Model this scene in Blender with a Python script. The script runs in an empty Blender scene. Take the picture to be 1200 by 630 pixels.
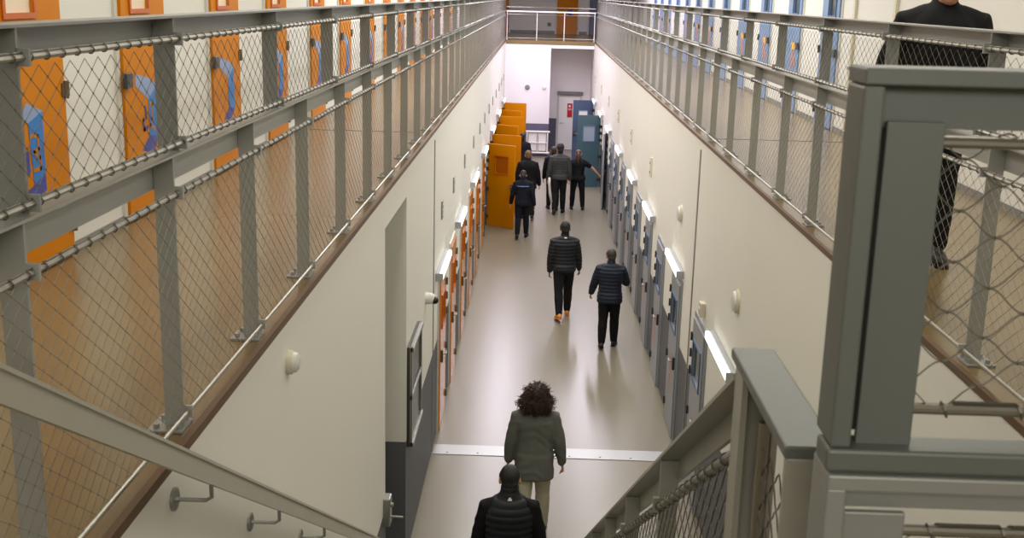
import bpy, math, random
from mathutils import Vector, Matrix
from mathutils.bvhtree import BVHTree
random.seed(7)
C = bpy.context.scene.collection
R = math.radians
V = Vector

# ------------------------------------------------------------------ helpers
class MB:
    def __init__(s): s.v = []; s.f = []; s.m = []
    def add(s, vs, fs, mi=0):
        n = len(s.v); s.v.extend(tuple(v) for v in vs)
        s.f.extend(tuple(i + n for i in f) for f in fs); s.m.extend([mi] * len(fs)); return s
    def box(s, x0, x1, y0, y1, z0, z1, mi=0, bev=0.0):
        if x0 > x1: x0, x1 = x1, x0
        if y0 > y1: y0, y1 = y1, y0
        if z0 > z1: z0, z1 = z1, z0
        if bev <= 0:
            vs = [(x, y, z) for x in (x0, x1) for y in (y0, y1) for z in (z0, z1)]
            return s.add(vs, [(0, 1, 3, 2), (4, 6, 7, 5), (0, 4, 5, 1), (2, 3, 7, 6), (0, 2, 6, 4), (1, 5, 7, 3)], mi)
        import bmesh
        bm = bmesh.new(); bmesh.ops.create_cube(bm, size=1)
        for v in bm.verts:
            v.co = V(((x0 + x1) / 2 + v.co.x * (x1 - x0), (y0 + y1) / 2 + v.co.y * (y1 - y0), (z0 + z1) / 2 + v.co.z * (z1 - z0)))
        bmesh.ops.bevel(bm, geom=bm.edges[:], offset=bev, segments=2, affect='EDGES', profile=.5)
        bm.verts.index_update()
        s.add([v.co[:] for v in bm.verts], [[v.index for v in f.verts] for f in bm.faces], mi); bm.free(); return s
    def hexa(s, p, mi=0):   # 8 points, bottom quad then top quad
        return s.add(p, [(3, 2, 1, 0), (4, 5, 6, 7), (0, 1, 5, 4), (1, 2, 6, 5), (2, 3, 7, 6), (3, 0, 4, 7)], mi)
    def beam(s, a, b, up, side, mi=0):  # box-like beam a->b with cross vectors up, side (full sizes)
        a, b, u, w = V(a), V(b), V(up), V(side)
        return s.hexa([a, a + w, b + w, b, a + u, a + w + u, b + w + u, b + u], mi)
    def tube(s, pts, r, n=8, mi=0, cap=True, ref=None):
        pts = [V(p) for p in pts]; m = len(pts)
        rr = r if isinstance(r, (list, tuple)) else [r] * m
        base = len(s.v); prev = None
        for i, p in enumerate(pts):
            t = (pts[min(i + 1, m - 1)] - pts[max(i - 1, 0)])
            t = t.normalized() if t.length > 1e-9 else V((0, 0, 1))
            if prev is None:
                h = V(ref) if ref is not None else (V((0, 0, 1)) if abs(t.z) < .9 else V((1, 0, 0)))
            else: h = prev
            a = (h - t * h.dot(t))
            a = a.normalized() if a.length > 1e-6 else t.orthogonal().normalized()
            b = t.cross(a); prev = a
            q = rr[i]; qa, qb = q if isinstance(q, (tuple, list)) else (q, q)
            for k in range(n):
                c = 2 * math.pi * k / n
                s.v.append(tuple(p + a * (qa * math.cos(c)) + b * (qb * math.sin(c))))
        for i in range(m - 1):
            for k in range(n):
                k2 = (k + 1) % n
                s.f.append((base + i * n + k, base + i * n + k2, base + (i + 1) * n + k2, base + (i + 1) * n + k)); s.m.append(mi)
        if cap:
            s.f.append(tuple(base + k for k in range(n))[::-1]); s.m.append(mi)
            s.f.append(tuple(base + (m - 1) * n + k for k in range(n))); s.m.append(mi)
        return s
    def capsule(s, pts, rads, n=14, ref=None):   # tube with rounded ends
        pts = [V(p) for p in pts]
        def sc(q, k): return (q[0] * k, q[1] * k) if isinstance(q, (tuple, list)) else q * k
        def mx(q): return max(q) if isinstance(q, (tuple, list)) else q
        d0 = (pts[0] - pts[1]).normalized(); d1 = (pts[-1] - pts[-2]).normalized()
        P = []; Q = []
        for a in (80, 60, 35):
            P.append(pts[0] + d0 * mx(rads[0]) * math.sin(R(a))); Q.append(sc(rads[0], math.cos(R(a))))
        P += pts; Q += list(rads)
        for a in (35, 60, 80):
            P.append(pts[-1] + d1 * mx(rads[-1]) * math.sin(R(a))); Q.append(sc(rads[-1], math.cos(R(a))))
        return s.tube(P, Q, n, ref=ref)
    def ell(s, c, r, n=18, m=12, rot=None, mi=0):
        vs = []; c = V(c)
        for i in range(m + 1):
            t = math.pi * i / m
            for k in range(n):
                a = 2 * math.pi * k / n
                p = V((r[0] * math.sin(t) * math.cos(a), r[1] * math.sin(t) * math.sin(a), r[2] * math.cos(t)))
                if rot is not None: p = rot @ p
                vs.append(c + p)
        fs = [(i * n + k, (i + 1) * n + k, (i + 1) * n + (k + 1) % n, i * n + (k + 1) % n) for i in range(m) for k in range(n)]
        return s.add(vs, fs, mi)
    def disc(s, c, axis, r, h, n=24, mi=0):
        c, a = V(c), V(axis).normalized()
        return s.tube([c, c + a * h * .8, c + a * h], [r, r, r * .88], n, mi)
    def xf(s, M):
        s.v = [tuple(M @ V(v)) for v in s.v]; return s

def obj(name, mb, mats, parent=None, smooth=False, world=True):
    """one mesh object; vertices are given in world space when world, else in the parent's space"""
    org = V((0, 0, 0))
    if parent is not None and world:
        q = parent
        while q is not None: org = org + V(q.location); q = q.parent
    me = bpy.data.meshes.new(name)
    me.from_pydata([tuple(V(v) - org) for v in mb.v], [], mb.f)
    for m in (mats if isinstance(mats, (list, tuple)) else [mats]): me.materials.append(m)
    if any(mb.m): me.polygons.foreach_set('material_index', mb.m)
    if smooth: me.polygons.foreach_set('use_smooth', [True] * len(me.polygons))
    me.update()
    o = bpy.data.objects.new(name, me); C.objects.link(o)
    if parent is not None: o.parent = parent
    return o
def tag(o, label, cat, group=None, kind=None):
    o['label'] = label; o['category'] = cat
    if group: o['group'] = group
    if kind: o['kind'] = kind
    return o
def thing(name, label, cat, loc=(0, 0, 0), rz=0.0, group=None, kind=None):
    o = bpy.data.objects.new(name, None); C.objects.link(o); o.empty_display_size = .1
    o.location = loc; o.rotation_euler = (0, 0, rz)
    return tag(o, label, cat, group, kind)
def dup(root, loc, rz, label, group=None):
    r = root.copy(); C.objects.link(r); r.location = loc; r.rotation_euler = (0, 0, rz); r['label'] = label
    if group: r['group'] = group
    for ch in list(root.children):
        c = ch.copy(); C.objects.link(c); c.parent = r
        for g in list(ch.children):
            d = g.copy(); C.objects.link(d); d.parent = c
    return r
ORD = ['first', 'second', 'third', 'fourth', 'fifth', 'sixth', 'seventh', 'eighth', 'ninth', 'tenth', 'eleventh', 'twelfth', 'thirteenth',
       'fourteenth', 'fifteenth', 'sixteenth', 'seventeenth', 'eighteenth']

# ------------------------------------------------------------------ materials
def lin(c):
    c = c / 255.0
    return c / 12.92 if c <= .04045 else ((c + .055) / 1.055) ** 2.4
def rgb(r, g, b): return (lin(r), lin(g), lin(b), 1)
def mat(name, col, rough=.5, metal=0.0, var=0.0, scale=6.0, bump=0.0, bscale=60.0, spec=.5, coat=0.0, emit=None, estr=0.0, zsplit=None, trans=0.0):
    m = bpy.data.materials.new(name); m.use_nodes = True
    nt = m.node_tree; N = nt.nodes; L = nt.links; b = N['Principled BSDF']
    b.inputs['Base Color'].default_value = col; b.inputs['Roughness'].default_value = rough
    b.inputs['Metallic'].default_value = metal; b.inputs['Specular IOR Level'].default_value = spec
    b.inputs['Coat Weight'].default_value = coat
    if trans: b.inputs['Transmission Weight'].default_value = trans
    if emit: b.inputs['Emission Color'].default_value = emit; b.inputs['Emission Strength'].default_value = estr
    out = None
    if zsplit:                                  # a painted zone below a height
        g = N.new('ShaderNodeNewGeometry'); sx = N.new('ShaderNodeSeparateXYZ'); L.new(g.outputs['Position'], sx.inputs[0])
        lt = N.new('ShaderNodeMath'); lt.operation = 'LESS_THAN'; lt.inputs[1].default_value = zsplit[0]; L.new(sx.outputs['Z'], lt.inputs[0])
        mx = N.new('ShaderNodeMix'); mx.data_type = 'RGBA'; mx.inputs['A'].default_value = col; mx.inputs['B'].default_value = zsplit[1]
        L.new(lt.outputs[0], mx.inputs['Factor']); out = mx.outputs['Result']; L.new(out, b.inputs['Base Color'])
    if var or bump:
        tc = N.new('ShaderNodeTexCoord')
    if var:
        nz = N.new('ShaderNodeTexNoise'); nz.inputs['Scale'].default_value = scale; nz.inputs['Detail'].default_value = 5
        L.new(tc.outputs['Object'], nz.inputs['Vector'])
        hs = N.new('ShaderNodeHueSaturation'); mr = N.new('ShaderNodeMapRange')
        mr.inputs['To Min'].default_value = 1 - var; mr.inputs['To Max'].default_value = 1 + var
        L.new(nz.outputs['Fac'], mr.inputs['Value']); L.new(mr.outputs['Result'], hs.inputs['Value'])
        if out is not None: L.new(out, hs.inputs['Color'])
        else: hs.inputs['Color'].default_value = col
        L.new(hs.outputs['Color'], b.inputs['Base Color'])
    if bump:
        n2 = N.new('ShaderNodeTexNoise'); n2.inputs['Scale'].default_value = bscale; n2.inputs['Detail'].default_value = 4
        L.new(tc.outputs['Object'], n2.inputs['Vector'])
        bp = N.new('ShaderNodeBump'); bp.inputs['Strength'].default_value = bump; bp.inputs['Distance'].default_value = .01
        L.new(n2.outputs['Fac'], bp.inputs['Height']); L.new(bp.outputs['Normal'], b.inputs['Normal'])
    return m
M = {}
M['wall'] = mat('wall_paint', rgb(231, 229, 220), .6, var=.02, scale=1.2, bump=.03, bscale=120, zsplit=(1.30, rgb(92, 94, 99)))
M['wallup'] = mat('gallery_wall_paint', rgb(216, 214, 208), .6, var=.02, scale=1.2, bump=.03, bscale=120)
M['endwall'] = mat('end_wall_cool_tint', rgb(234, 228, 230), .6, var=.02, zsplit=(1.18, rgb(96, 92, 112)))  # purple dado: cool far light tinted into the grey paint
M['floor'] = mat('vinyl_floor', rgb(128, 121, 103), .28, var=.035, scale=1.5, bump=.012, bscale=25, spec=.5)
M['gfloor'] = mat('gallery_vinyl', rgb(124, 105, 70), .26, var=.03, scale=1.5, bump=.012, bscale=25)
M['edge'] = mat('slab_edge_brown', rgb(92, 66, 38), .5, var=.1, scale=9)
M['steel'] = mat('grey_painted_steel', rgb(146, 147, 144), .42, .2, var=.05, scale=4, bump=.02, bscale=90)
M['steel2'] = mat('stair_rail_steel', rgb(160, 158, 148), .42, .15, var=.05, scale=4, bump=.02, bscale=90)
M['steel3'] = mat('light_grey_painted_steel', rgb(172, 173, 168), .42, .15, var=.05, scale=4, bump=.02, bscale=90)
M['barrier'] = mat('dark_grey_painted_steel', rgb(104, 108, 105), .45, .15, var=.05, scale=4, bump=.02, bscale=90)
M['rod'] = mat('stainless_rod', rgb(150, 146, 136), .35, .75)
M['wire'] = mat('wire_rope', rgb(104, 100, 90), .45, .5)
M['wire_lit'] = mat('lit_wire_rope', rgb(128, 124, 112), .42, .4)  # same rope, lighter: highlights and pale haze of the lower nets painted in
M['plate'] = mat('galvanised_plate', rgb(172, 173, 172), .38, .6)
M['orange'] = mat('orange_door_paint', rgb(200, 122, 2), .45, var=.05, scale=3, spec=.1)
M['orange_g'] = mat('glossy_orange_door_paint', rgb(214, 126, 10), .2, var=.05, scale=3, coat=.4)
M['orange_d'] = mat('orange_frame_paint', rgb(188, 92, 6), .4)
M['blue'] = mat('blue_door_paint', rgb(112, 140, 178), .4, var=.04, scale=3)
M['slate'] = mat('blue_door_sheen_grey', rgb(146, 150, 156), .4, var=.04, scale=3)  # blue doors greyed: their grazing reflection is painted in as flat colour
M['bluef'] = mat('blue_frame_paint', rgb(74, 104, 140), .4)
M['teal'] = mat('teal_door_paint', rgb(64, 92, 102), .4, var=.05, scale=3)
M['navyd'] = mat('navy_door_paint', rgb(66, 82, 110), .4, var=.05, scale=3)
M['glassd'] = mat('dark_pane', rgb(50, 58, 62), .12)
M['glasso'] = mat('orange_pane', rgb(170, 88, 14), .2)
M['paper'] = mat('pinned_paper', rgb(226, 210, 190), .7)
M['frame'] = mat('door_frame_paint', rgb(206, 203, 194), .5)
M['hinge'] = mat('hinge_steel', rgb(112, 98, 76), .4, .6)
M['hinge2'] = mat('grey_hinge_steel', rgb(70, 72, 74), .4, .6)
M['pblue'] = mat('paint_blue', rgb(38, 118, 196), .5)
M['plight'] = mat('paint_pale_blue', rgb(136, 156, 196), .5)
M['pviolet'] = mat('paint_violet_blue', rgb(52, 62, 150), .5)
M['pyellow'] = mat('paint_yellow', rgb(248, 176, 40), .5)
M['pcoral'] = mat('paint_coral', rgb(206, 128, 92), .5)
M['plastic'] = mat('white_plastic', rgb(214, 212, 206), .4)
M['lampbody'] = mat('lamp_housing', rgb(158, 160, 164), .45)
M['cream'] = mat('cream_plastic', rgb(204, 198, 176), .45)
M['black'] = mat('black_plastic', rgb(22, 22, 24), .25)
M['lamp'] = mat('lamp_diffuser', (1, 1, 1, 1), .5, emit=(1.0, .97, .92, 1), estr=1.7)
M['board'] = mat('board_panel', rgb(56, 58, 49), .3, var=.05)
M['alu'] = mat('aluminium_frame', rgb(150, 150, 144), .35, .6)
M['red'] = mat('red_sign', rgb(196, 24, 40), .4)
M['white'] = mat('white_paint', rgb(236, 233, 230), .45)
M['seal'] = mat('joint_seal', rgb(122, 120, 114), .5)
M['skirt'] = mat('grey_skirting', rgb(124, 122, 118), .5)
M['rail'] = mat('handrail_paint', rgb(188, 185, 172), .4, .05, var=.04, scale=4)
M['tread'] = mat('stair_tread', rgb(120, 116, 108), .6, var=.06, scale=8)
# clothing, skin, hair
def cloth(n, c, r=.85, b=.25, bs=160): return mat(n, c, r, var=.12, scale=9, bump=b, bscale=bs, spec=.25)
M['skin'] = mat('skin', rgb(196, 146, 118), .5, var=.04, scale=12)
M['skin_d'] = mat('deep_skin', rgb(120, 78, 56), .5, var=.04, scale=12)
M['blk'] = cloth('black_cloth', rgb(16, 16, 18)); M['blk2'] = cloth('black_cotton', rgb(22, 22, 24))
M['puff'] = cloth('black_nylon', rgb(33, 35, 40), .5, .08, 40); M['navy'] = cloth('navy_nylon', rgb(30, 36, 50), .55, .08, 40)
M['greyp'] = cloth('grey_nylon', rgb(60, 62, 61), .55, .08, 40); M['fleece'] = cloth('grey_green_fleece', rgb(106, 108, 101), .95, .4, 220)
M['khaki'] = cloth('pale_trouser_cloth', rgb(186, 180, 158)); M['uni'] = cloth('navy_uniform_cloth', rgb(17, 19, 31))
M['shoe'] = mat('black_shoe', rgb(20, 19, 19), .45); M['oshoe'] = mat('orange_shoe', rgb(220, 142, 56), .5)
M['hblk'] = mat('black_hair', rgb(20, 17, 15), .55, var=.2, scale=40, bump=.5, bscale=220)
M['hbrn'] = mat('brown_hair', rgb(58, 40, 28), .5, var=.25, scale=40, bump=.5, bscale=220)
M['hlbr'] = mat('light_brown_hair', rgb(98, 72, 46), .55, var=.2, scale=40, bump=.5, bscale=220)
M['hgin'] = mat('auburn_hair', rgb(86, 54, 34), .5, var=.2, scale=40, bump=.5, bscale=220)
M['hgry'] = mat('greying_hair', rgb(50, 46, 42), .55, var=.25, scale=60, bump=.5, bscale=220)
M['eye'] = mat('eye', rgb(40, 30, 26), .2); M['stripe'] = mat('pale_blue_piping', rgb(120, 150, 205), .5); M['logo'] = mat('white_logo', rgb(230, 230, 230), .6)
M['towel'] = cloth('white_towel', rgb(224, 220, 212))

# ------------------------------------------------------------------ camera
H = 5.7; f_px = 1340.6; pit, yaw, rol = .2354, .0193, .0261
F = V((-math.sin(yaw) * math.cos(pit), math.cos(yaw) * math.cos(pit), -math.sin(pit)))
Rt = V((math.cos(yaw), math.sin(yaw), 0)); Up = Rt.cross(F)
R2 = Rt * math.cos(rol) + Up * math.sin(rol); U2 = -Rt * math.sin(rol) + Up * math.cos(rol)
cd = bpy.data.cameras.new('camera'); cam = bpy.data.objects.new('camera', cd); C.objects.link(cam)
cd.sensor_width = 36; cd.sensor_fit = 'HORIZONTAL'; cd.lens = f_px / 1200 * 36; cd.clip_start = .05; cd.dof.use_dof = True; cd.dof.focus_distance = 12.0; cd.dof.aperture_fstop = 11.0
Mx = Matrix((R2, U2, -F)).transposed().to_4x4(); Mx.translation = (0, 0, H); cam.matrix_world = Mx
bpy.context.scene.camera = cam

# ------------------------------------------------------------------ the setting
XL, XR = -1.23, 1.93; GZ = 4.12; GL, GR = -2.78, 3.75; YE = 41.5; Y0 = -3.0; CZ = 7.3
def struct(name, mb, m, label, cat, parent=None):
    o = obj(name, mb, m, parent); tag(o, label, cat, kind='structure'); return o
LCLOSED = [15.2, 17.1, 19.3, 21.5, 23.8, 26.1]; LOPEN = [28.45, 30.35, 32.8, 35.1, 37.1, 39.6]
RCLOSED = [12.93, 15.2, 17.3, 19.25, 21.35, 23.4, 25.45, 27.5, 29.5]; ROPEN = [32.0, 34.9, 40.0]
DW = .84; DH = 2.10
def wall_with_holes(x0, x1, y0, y1, z1, holes):
    m = MB(); y = y0
    for a, b, h in sorted(holes):
        m.box(x0, x1, y, a, 0, z1); m.box(x0, x1, a, b, h, z1); y = b
    m.box(x0, x1, y, y1, 0, z1); return m
struct('floor', MB().box(-3.4, 4.2, Y0, 44.0, -.15, 0), M['floor'], 'glossy beige vinyl floor of the ground-floor cell corridor', 'floor')
struct('wall_left', wall_with_holes(XL - .25, XL, Y0, YE, GZ - .03, [(9.2, 10.75, 3.80)] + [(h - DW, h, DH) for h in LOPEN]), M['wall'],
       'off-white ground-floor wall with grey dado and the orange cell doors', 'wall')
struct('wall_right', wall_with_holes(XR, XR + .25, Y0, YE + 2, GZ - .03, [(h - DW, h, DH) for h in ROPEN]), M['wall'],
       'off-white ground-floor wall with grey dado and the blue cell doors with painted slate sheen', 'wall')
struct('wall_cells_left', MB().box(-3.4, -3.2, Y0, YE, 0, 3.9), M['wall'], 'pale inner wall behind the open orange cell doors', 'wall')
struct('wall_cells_right', MB().box(4.0, 4.2, Y0, 44, 0, 3.9), M['wall'], 'pale inner wall behind the open blue cell doors', 'wall')
struct('floor_gallery_left', MB().box(GL, XL - .26, Y0, 49.5, GZ - .14, GZ - .03).box(GL, XL - .012, Y0, 49.5, GZ - .03, GZ), M['gfloor'], 'tan vinyl walkway of the gallery along the orange doors', 'floor')
struct('floor_gallery_right', MB().box(XR + .26, GR, Y0, 49.5, GZ - .14, GZ - .03).box(XR + .012, GR, Y0, 49.5, GZ - .03, GZ), M['gfloor'], 'tan vinyl walkway of the gallery along the blue doors', 'floor')
struct('floor_landing', MB().box(XL + .001, XR - .001, Y0, 1.5, GZ - .14, GZ).box(XL + .001, .40, 1.5, 1.95, GZ - .14, GZ), M['gfloor'], 'landing floor at the head of the stairs', 'floor')
struct('floor_gallery_end', MB().box(XL - .012, XR + .012, YE, 49.5, GZ - .14, GZ), M['gfloor'], 'cross walkway floor at the far end of the hall', 'floor')
struct('trim_1', MB().box(XL - .012, XL + .016, 1.95, YE, GZ - .034, GZ + .004), M['edge'], 'brown slab edge under the railing beside the orange doors', 'slab edge')
struct('trim_2', MB().box(XR - .016, XR + .012, 1.5, YE, GZ - .034, GZ + .004), M['edge'], 'brown slab edge under the railing beside the blue doors', 'slab edge')
struct('wall_gallery_left', MB().box(GL - .2, GL, Y0, 49.5, GZ - .14, CZ), M['wallup'], 'white gallery wall holding the orange doors with blue numbers', 'wall')
struct('wall_gallery_right', MB().box(GR, GR + .2, Y0, 49.5, GZ - .14, CZ), M['wallup'], 'white gallery wall holding the blue doors with orange marks', 'wall')
struct('wall_back', MB().box(XL, .39, YE, YE + .25, 0, GZ - .14).box(.39, XR, YE, YE + .25, 3.87, GZ - .14), M['endwall'],
       'white end wall with cool-tinted grey dado across the end of the corridor', 'wall')
struct('wall_recess', MB().box(.39 - .25, .39, YE + .25, 43.5, 0, 3.98).box(.14, 4.0, 43.5, 43.7, 0, 3.98).box(.39, XR, YE + .25, 43.5, 3.87, 3.98), M['endwall'],
       'shaded recess wall behind the end of the corridor', 'wall')
struct('wall_end_gallery', MB().box(GL - .2, GR + .2, 49.5, 49.7, GZ - .14, CZ), M['wallup'], 'grey-white wall at the far end of the upper gallery', 'wall')
struct('wall_front', MB().box(-3.4, 4.2, Y0 - .2, Y0, 0, CZ), M['wallup'], 'wall behind the head of the stairs', 'wall')
struct('ceiling', MB().box(GL - .2, GR + .2, Y0, 49.7, CZ, CZ + .2), M['wallup'], 'white ceiling over the hall', 'ceiling')
for nm, x, w, lab in (('baseboard_left', GL, .012, 'grey skirting under the orange gallery doors'), ('baseboard_right', GR, -.012, 'grey skirting under the blue gallery doors')):
    struct(nm, MB().box(x, x + w, Y0, 49.5, GZ, GZ + .06), M['skirt'], lab, 'skirting')
struct('baseboard_end', MB().box(GL, GR, 49.488, 49.5, GZ, GZ + .12), M['skirt'], 'grey skirting along the far gallery wall', 'skirting')
# columns at the far corners of the void
struct('column_left', MB().box(XL - .42, XL - .1, YE + .02, YE + .34, GZ, CZ), M['white'], 'white column at the far corner by the orange doors', 'column')
struct('column_right', MB().box(XR + .1, XR + .42, YE + .02, YE + .34, GZ, CZ), M['white'], 'white column at the far corner by the blue doors', 'column')
# expansion joints
struct('trim_3', MB().box(XL, XL + .008, 13.63, 13.69, 0, 3.98), M['seal'], 'vertical grey expansion joint beside the notice board', 'expansion joint')
struct('trim_4', MB().box(XR - .008, XR, 13.43, 13.50, 0, 3.98), M['seal'], 'vertical grey expansion joint beside the first slate door', 'expansion joint')
struct('trim_5', MB().box(GL, XL - .05, 13.2, 13.23, GZ, GZ + .004), M['seal'], 'thin grey joint across the walkway by the orange doors', 'expansion joint')
struct('trim_6', MB().box(XR + .05, GR, 13.42, 13.45, GZ, GZ + .004), M['seal'], 'thin grey joint across the walkway by the blue doors', 'expansion joint')
t = thing('threshold_strip', 'ribbed aluminium threshold strip across the beige corridor floor', 'threshold strip', (.35, 13.72, 0))
m = MB(); m.box(XL + .01, XR - .01, 13.56, 13.88, 0, .008, bev=.003)
obj('plate', m, M['plate'], t)
for i in range(8):
    x = XL + .2 + i * .39
    obj('screw', MB().disc((x, 13.62, .008), (0, 0, 1), .012, .004, 10), M['hinge2'], t)
# stairs
N = 24; rise = GZ / N; going = .298; YS = 9.1
m = MB()
for k in range(1, N):
    y1 = YS - going * (k - 1); y0 = y1 - going
    m.box(XL + .06, .40, y0 - .02, y1, rise * k - .05, rise * k)
tr = thing('staircase', 'steel staircase leading down from the gallery to the corridor floor', 'stairs', (-.4, YS, 0), kind='structure')
obj('treads', m, M['tread'], tr)
for x in (XL + .02, .40):
    obj('stringer', MB().beam((x, YS, -.0), (x, 1.95, GZ - .14 - .1), (0, 0, .22), (.04, 0, 0)), M['steel2'], tr)

# ------------------------------------------------------------------ wall lamps
def wall_lamp(s):   # local: wall at x=0, room towards +x*s, runs along y 0..1.22
    t = thing('wall_lamp', '', 'lamp')
    obj('housing', MB().box(0, .05 * s, -.70, .70, -.05, .05, bev=.006).box(0, .098 * s, -.72, -.70, -.05, .05, bev=.004).box(0, .098 * s, .70, .72, -.05, .05, bev=.004), M['lampbody'], t, world=False)
    obj('diffuser', MB().box(.05 * s, .10 * s, -.698, .698, -.045, .045, bev=.015), M['lamp'], t, world=False)
    return t
first = None
for i, y in enumerate([14.65, 18.0, 21.85, 25.9, 30.2, 34.4, 38.7]):
    lab = f'{ORD[i]} glowing white wall lamp above the orange doors, counting from the notice board'
    if first is None: first = wall_lamp(1); first.location = (XL, y, 2.22); tag(first, lab, 'lamp', 'wall lamps above the orange doors')
    else: dup(first, (XL, y, 2.22), 0, lab)
first = None
for i, y in enumerate([10.95, 15.0, 18.75, 22.4, 26.3, 30.6, 34.6, 38.8]):
    lab = f'{ORD[i]} glowing white wall lamp above the slate doors, counting from the stairs'
    if first is None: first = wall_lamp(-1); first.location = (XR, y, 2.26); tag(first, lab, 'lamp', 'wall lamps above the slate doors')
    else: dup(first, (XR, y, 2.26), 0, lab)

# ------------------------------------------------------------------ doors
def leaf_parts(t, s, y0, y1, h, mleaf, mfr, mpane, mh, win, lever=True, thick=.045, x0=0.0, nh=(.25, .95, 1.45, 1.66, 1.86), hinge_far=True):
    """door leaf in the y/z plane, face towards x*s; hinge knuckles at y1; win = (y0,y1,z0,z1)"""
    a, b, c, d = win; X0 = x0; X1 = x0 + thick * s
    m = MB()
    m.box(X0, X1, y0, a, .01, h).box(X0, X1, b, y1, .01, h).box(X0, X1, a, b, .01, c).box(X0, X1, a, b, d, h)
    obj('leaf', m, mleaf, t, world=False)
    m = MB(); w = .03; e = .012
    for Xa, Xb in ((X1, X1 + e * s), (X0, X0 - e * s)):
        m.box(Xa, Xb, a - w, a, c - w, d + w).box(Xa, Xb, b, b + w, c - w, d + w).box(Xa, Xb, a, b, c - w, c).box(Xa, Xb, a, b, d, d + w)
    obj('window_frame', m, mfr, t, world=False)
    obj('window_pane', MB().box(X0 + .015 * s, X0 + .025 * s, a, b, c, d), mpane, t, world=False)
    for z in nh:
        obj('hinge', MB().tube([(X1 + .008 * s, y1, z - .05), (X1 + .008 * s, y1, z + .05)], .016, 8).box(X1, X1 + .008 * s, y1 - .05, y1 + .05, z - .04, z + .04), mh, t, world=False)
    if not lever: return
    k = obj('lock', MB().box(X1, X1 + .03 * s, y0 + .01, y0 + .10, .95, 1.12, bev=.004), mh, t, world=False)
    obj('handle', MB().tube([(X1 + .03 * s, y0 + .06, 1.06), (X1 + .065 * s, y0 + .06, 1.06), (X1 + .065 * s, y0 + .17, 1.06)], .009, 8), M['alu'], k, world=False)
def closed_door(n, s, style):
    t = thing(f'door_{n}', '', 'door', kind='structure')
    fr = MB(); w = .06
    fr.box(0, .02 * s, -DW - w, -DW, 0, DH + w).box(0, .02 * s, 0, w, 0, DH + w).box(0, .02 * s, -DW, 0, DH, DH + w)
    if style == 'orange':
        obj('door_frame', fr, M['frame'], t, world=False)
        leaf_parts(t, s, -DW + .005, -.005, DH - .005, M['orange_g'], M['orange_d'], M['glasso'], M['hinge'], (-.66, -.2, 1.4, 1.8), thick=.04)
    else:
        obj('door_frame', fr, M['slate'], t, world=False)
        leaf_parts(t, s, -DW + .005, -.005, DH - .005, M['slate'], M['bluef'], M['glassd'], M['hinge2'], (-.70, -.16, 1.42, 1.84), thick=.04)
        p = MB()   # faint coral brush number on the leaf
        X = .0415 * s
        for seg in ([(-.34, 1.0), (-.28, 1.0), (-.30, .78), (-.37, .78)], [(-.36, .76), (-.29, .74), (-.36, .52), (-.43, .54)], [(-.45, .95), (-.41, .97), (-.40, .72), (-.44, .70)]):
            p.add([(X, y, z) for y, z in seg], [(0, 1, 2, 3)])
        obj('painted_number', p, M['pcoral'], t, world=False)
    return t
dn = 1; first = None
for i, y in enumerate(LCLOSED):
    lab = f'{ORD[i]} closed orange cell door along the ground-floor wall, counting from the notice board'
    if first is None: first = closed_door(dn, 1, 'orange'); first.location = (XL, y, 0); o = tag(first, lab, 'door', 'closed orange ground-floor doors', 'structure')
    else: o = dup(first, (XL, y, 0), 0, lab); o.name = f'door_{dn}'
    dn += 1
first = None
for i, y in enumerate(RCLOSED):
    lab = f'{ORD[i]} closed blue cell door with painted slate sheen along the ground-floor wall, counting from the stairs'
    if first is None: first = closed_door(dn, -1, 'slate'); first.location = (XR, y, 0); o = tag(first, lab, 'door', 'closed slate ground-floor doors', 'structure')
    else: o = dup(first, (XR, y, 0), 0, lab); o.name = f'door_{dn}'
    dn += 1
# open orange leaves: hinge at the far jamb; local leaf runs y -.80..0 from hinge, swung out about z
first = None
for i, (y, a) in enumerate(zip(LOPEN, [58, 76, 56, 78, 58, 80])):
    lab = f'{ORD[i]} open orange cell door standing out over the corridor, counting from the stairs'
    if first is None:
        first = thing('cell_door', lab, 'door', (XL + .03, y, 0), R(a), 'open orange cell doors', 'thing')
        leaf_parts(first, -1, -.80, 0, 2.08, M['orange'], M['orange_d'], M['glasso'], M['hinge'], (-.60, -.23, 1.36, 1.78), x0=0)
    else: dup(first, (XL + .03, y, 0), R(a), lab)
# open blue leaves on the other wall (local leaf runs y -.84..0, swung by -a)
for y, a, mk, fk, lab in ((31.95, 7.5, 'slate', 'bluef', 'slate cell door held ajar by the woman with the ponytail'),
                          (34.9, 84, 'teal', 'bluef', 'teal cell door standing wide open behind the woman with the ponytail'),
                          (40.0, 84, 'navyd', 'bluef', 'dark blue cell door standing open beside the white door in the recess')):
    t = thing('cell_door', lab, 'door', (XR - .03, y, 0), R(-a), 'open blue cell doors', 'thing')
    hgt = 2.2 if mk != 'slate' else 2.08
    wy = .70 if mk != 'slate' else .84
    leaf_parts(t, 1, -wy, 0, hgt, M[mk], M[fk], mat('clear_pane_' + mk, rgb(150, 165, 180), .1) if mk != 'navyd' else M['white'], M['hinge2'], (-.52, -.18, 1.42, 1.88) if mk == 'teal' else (-.5, -.2, 1.2, 1.85))
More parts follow.
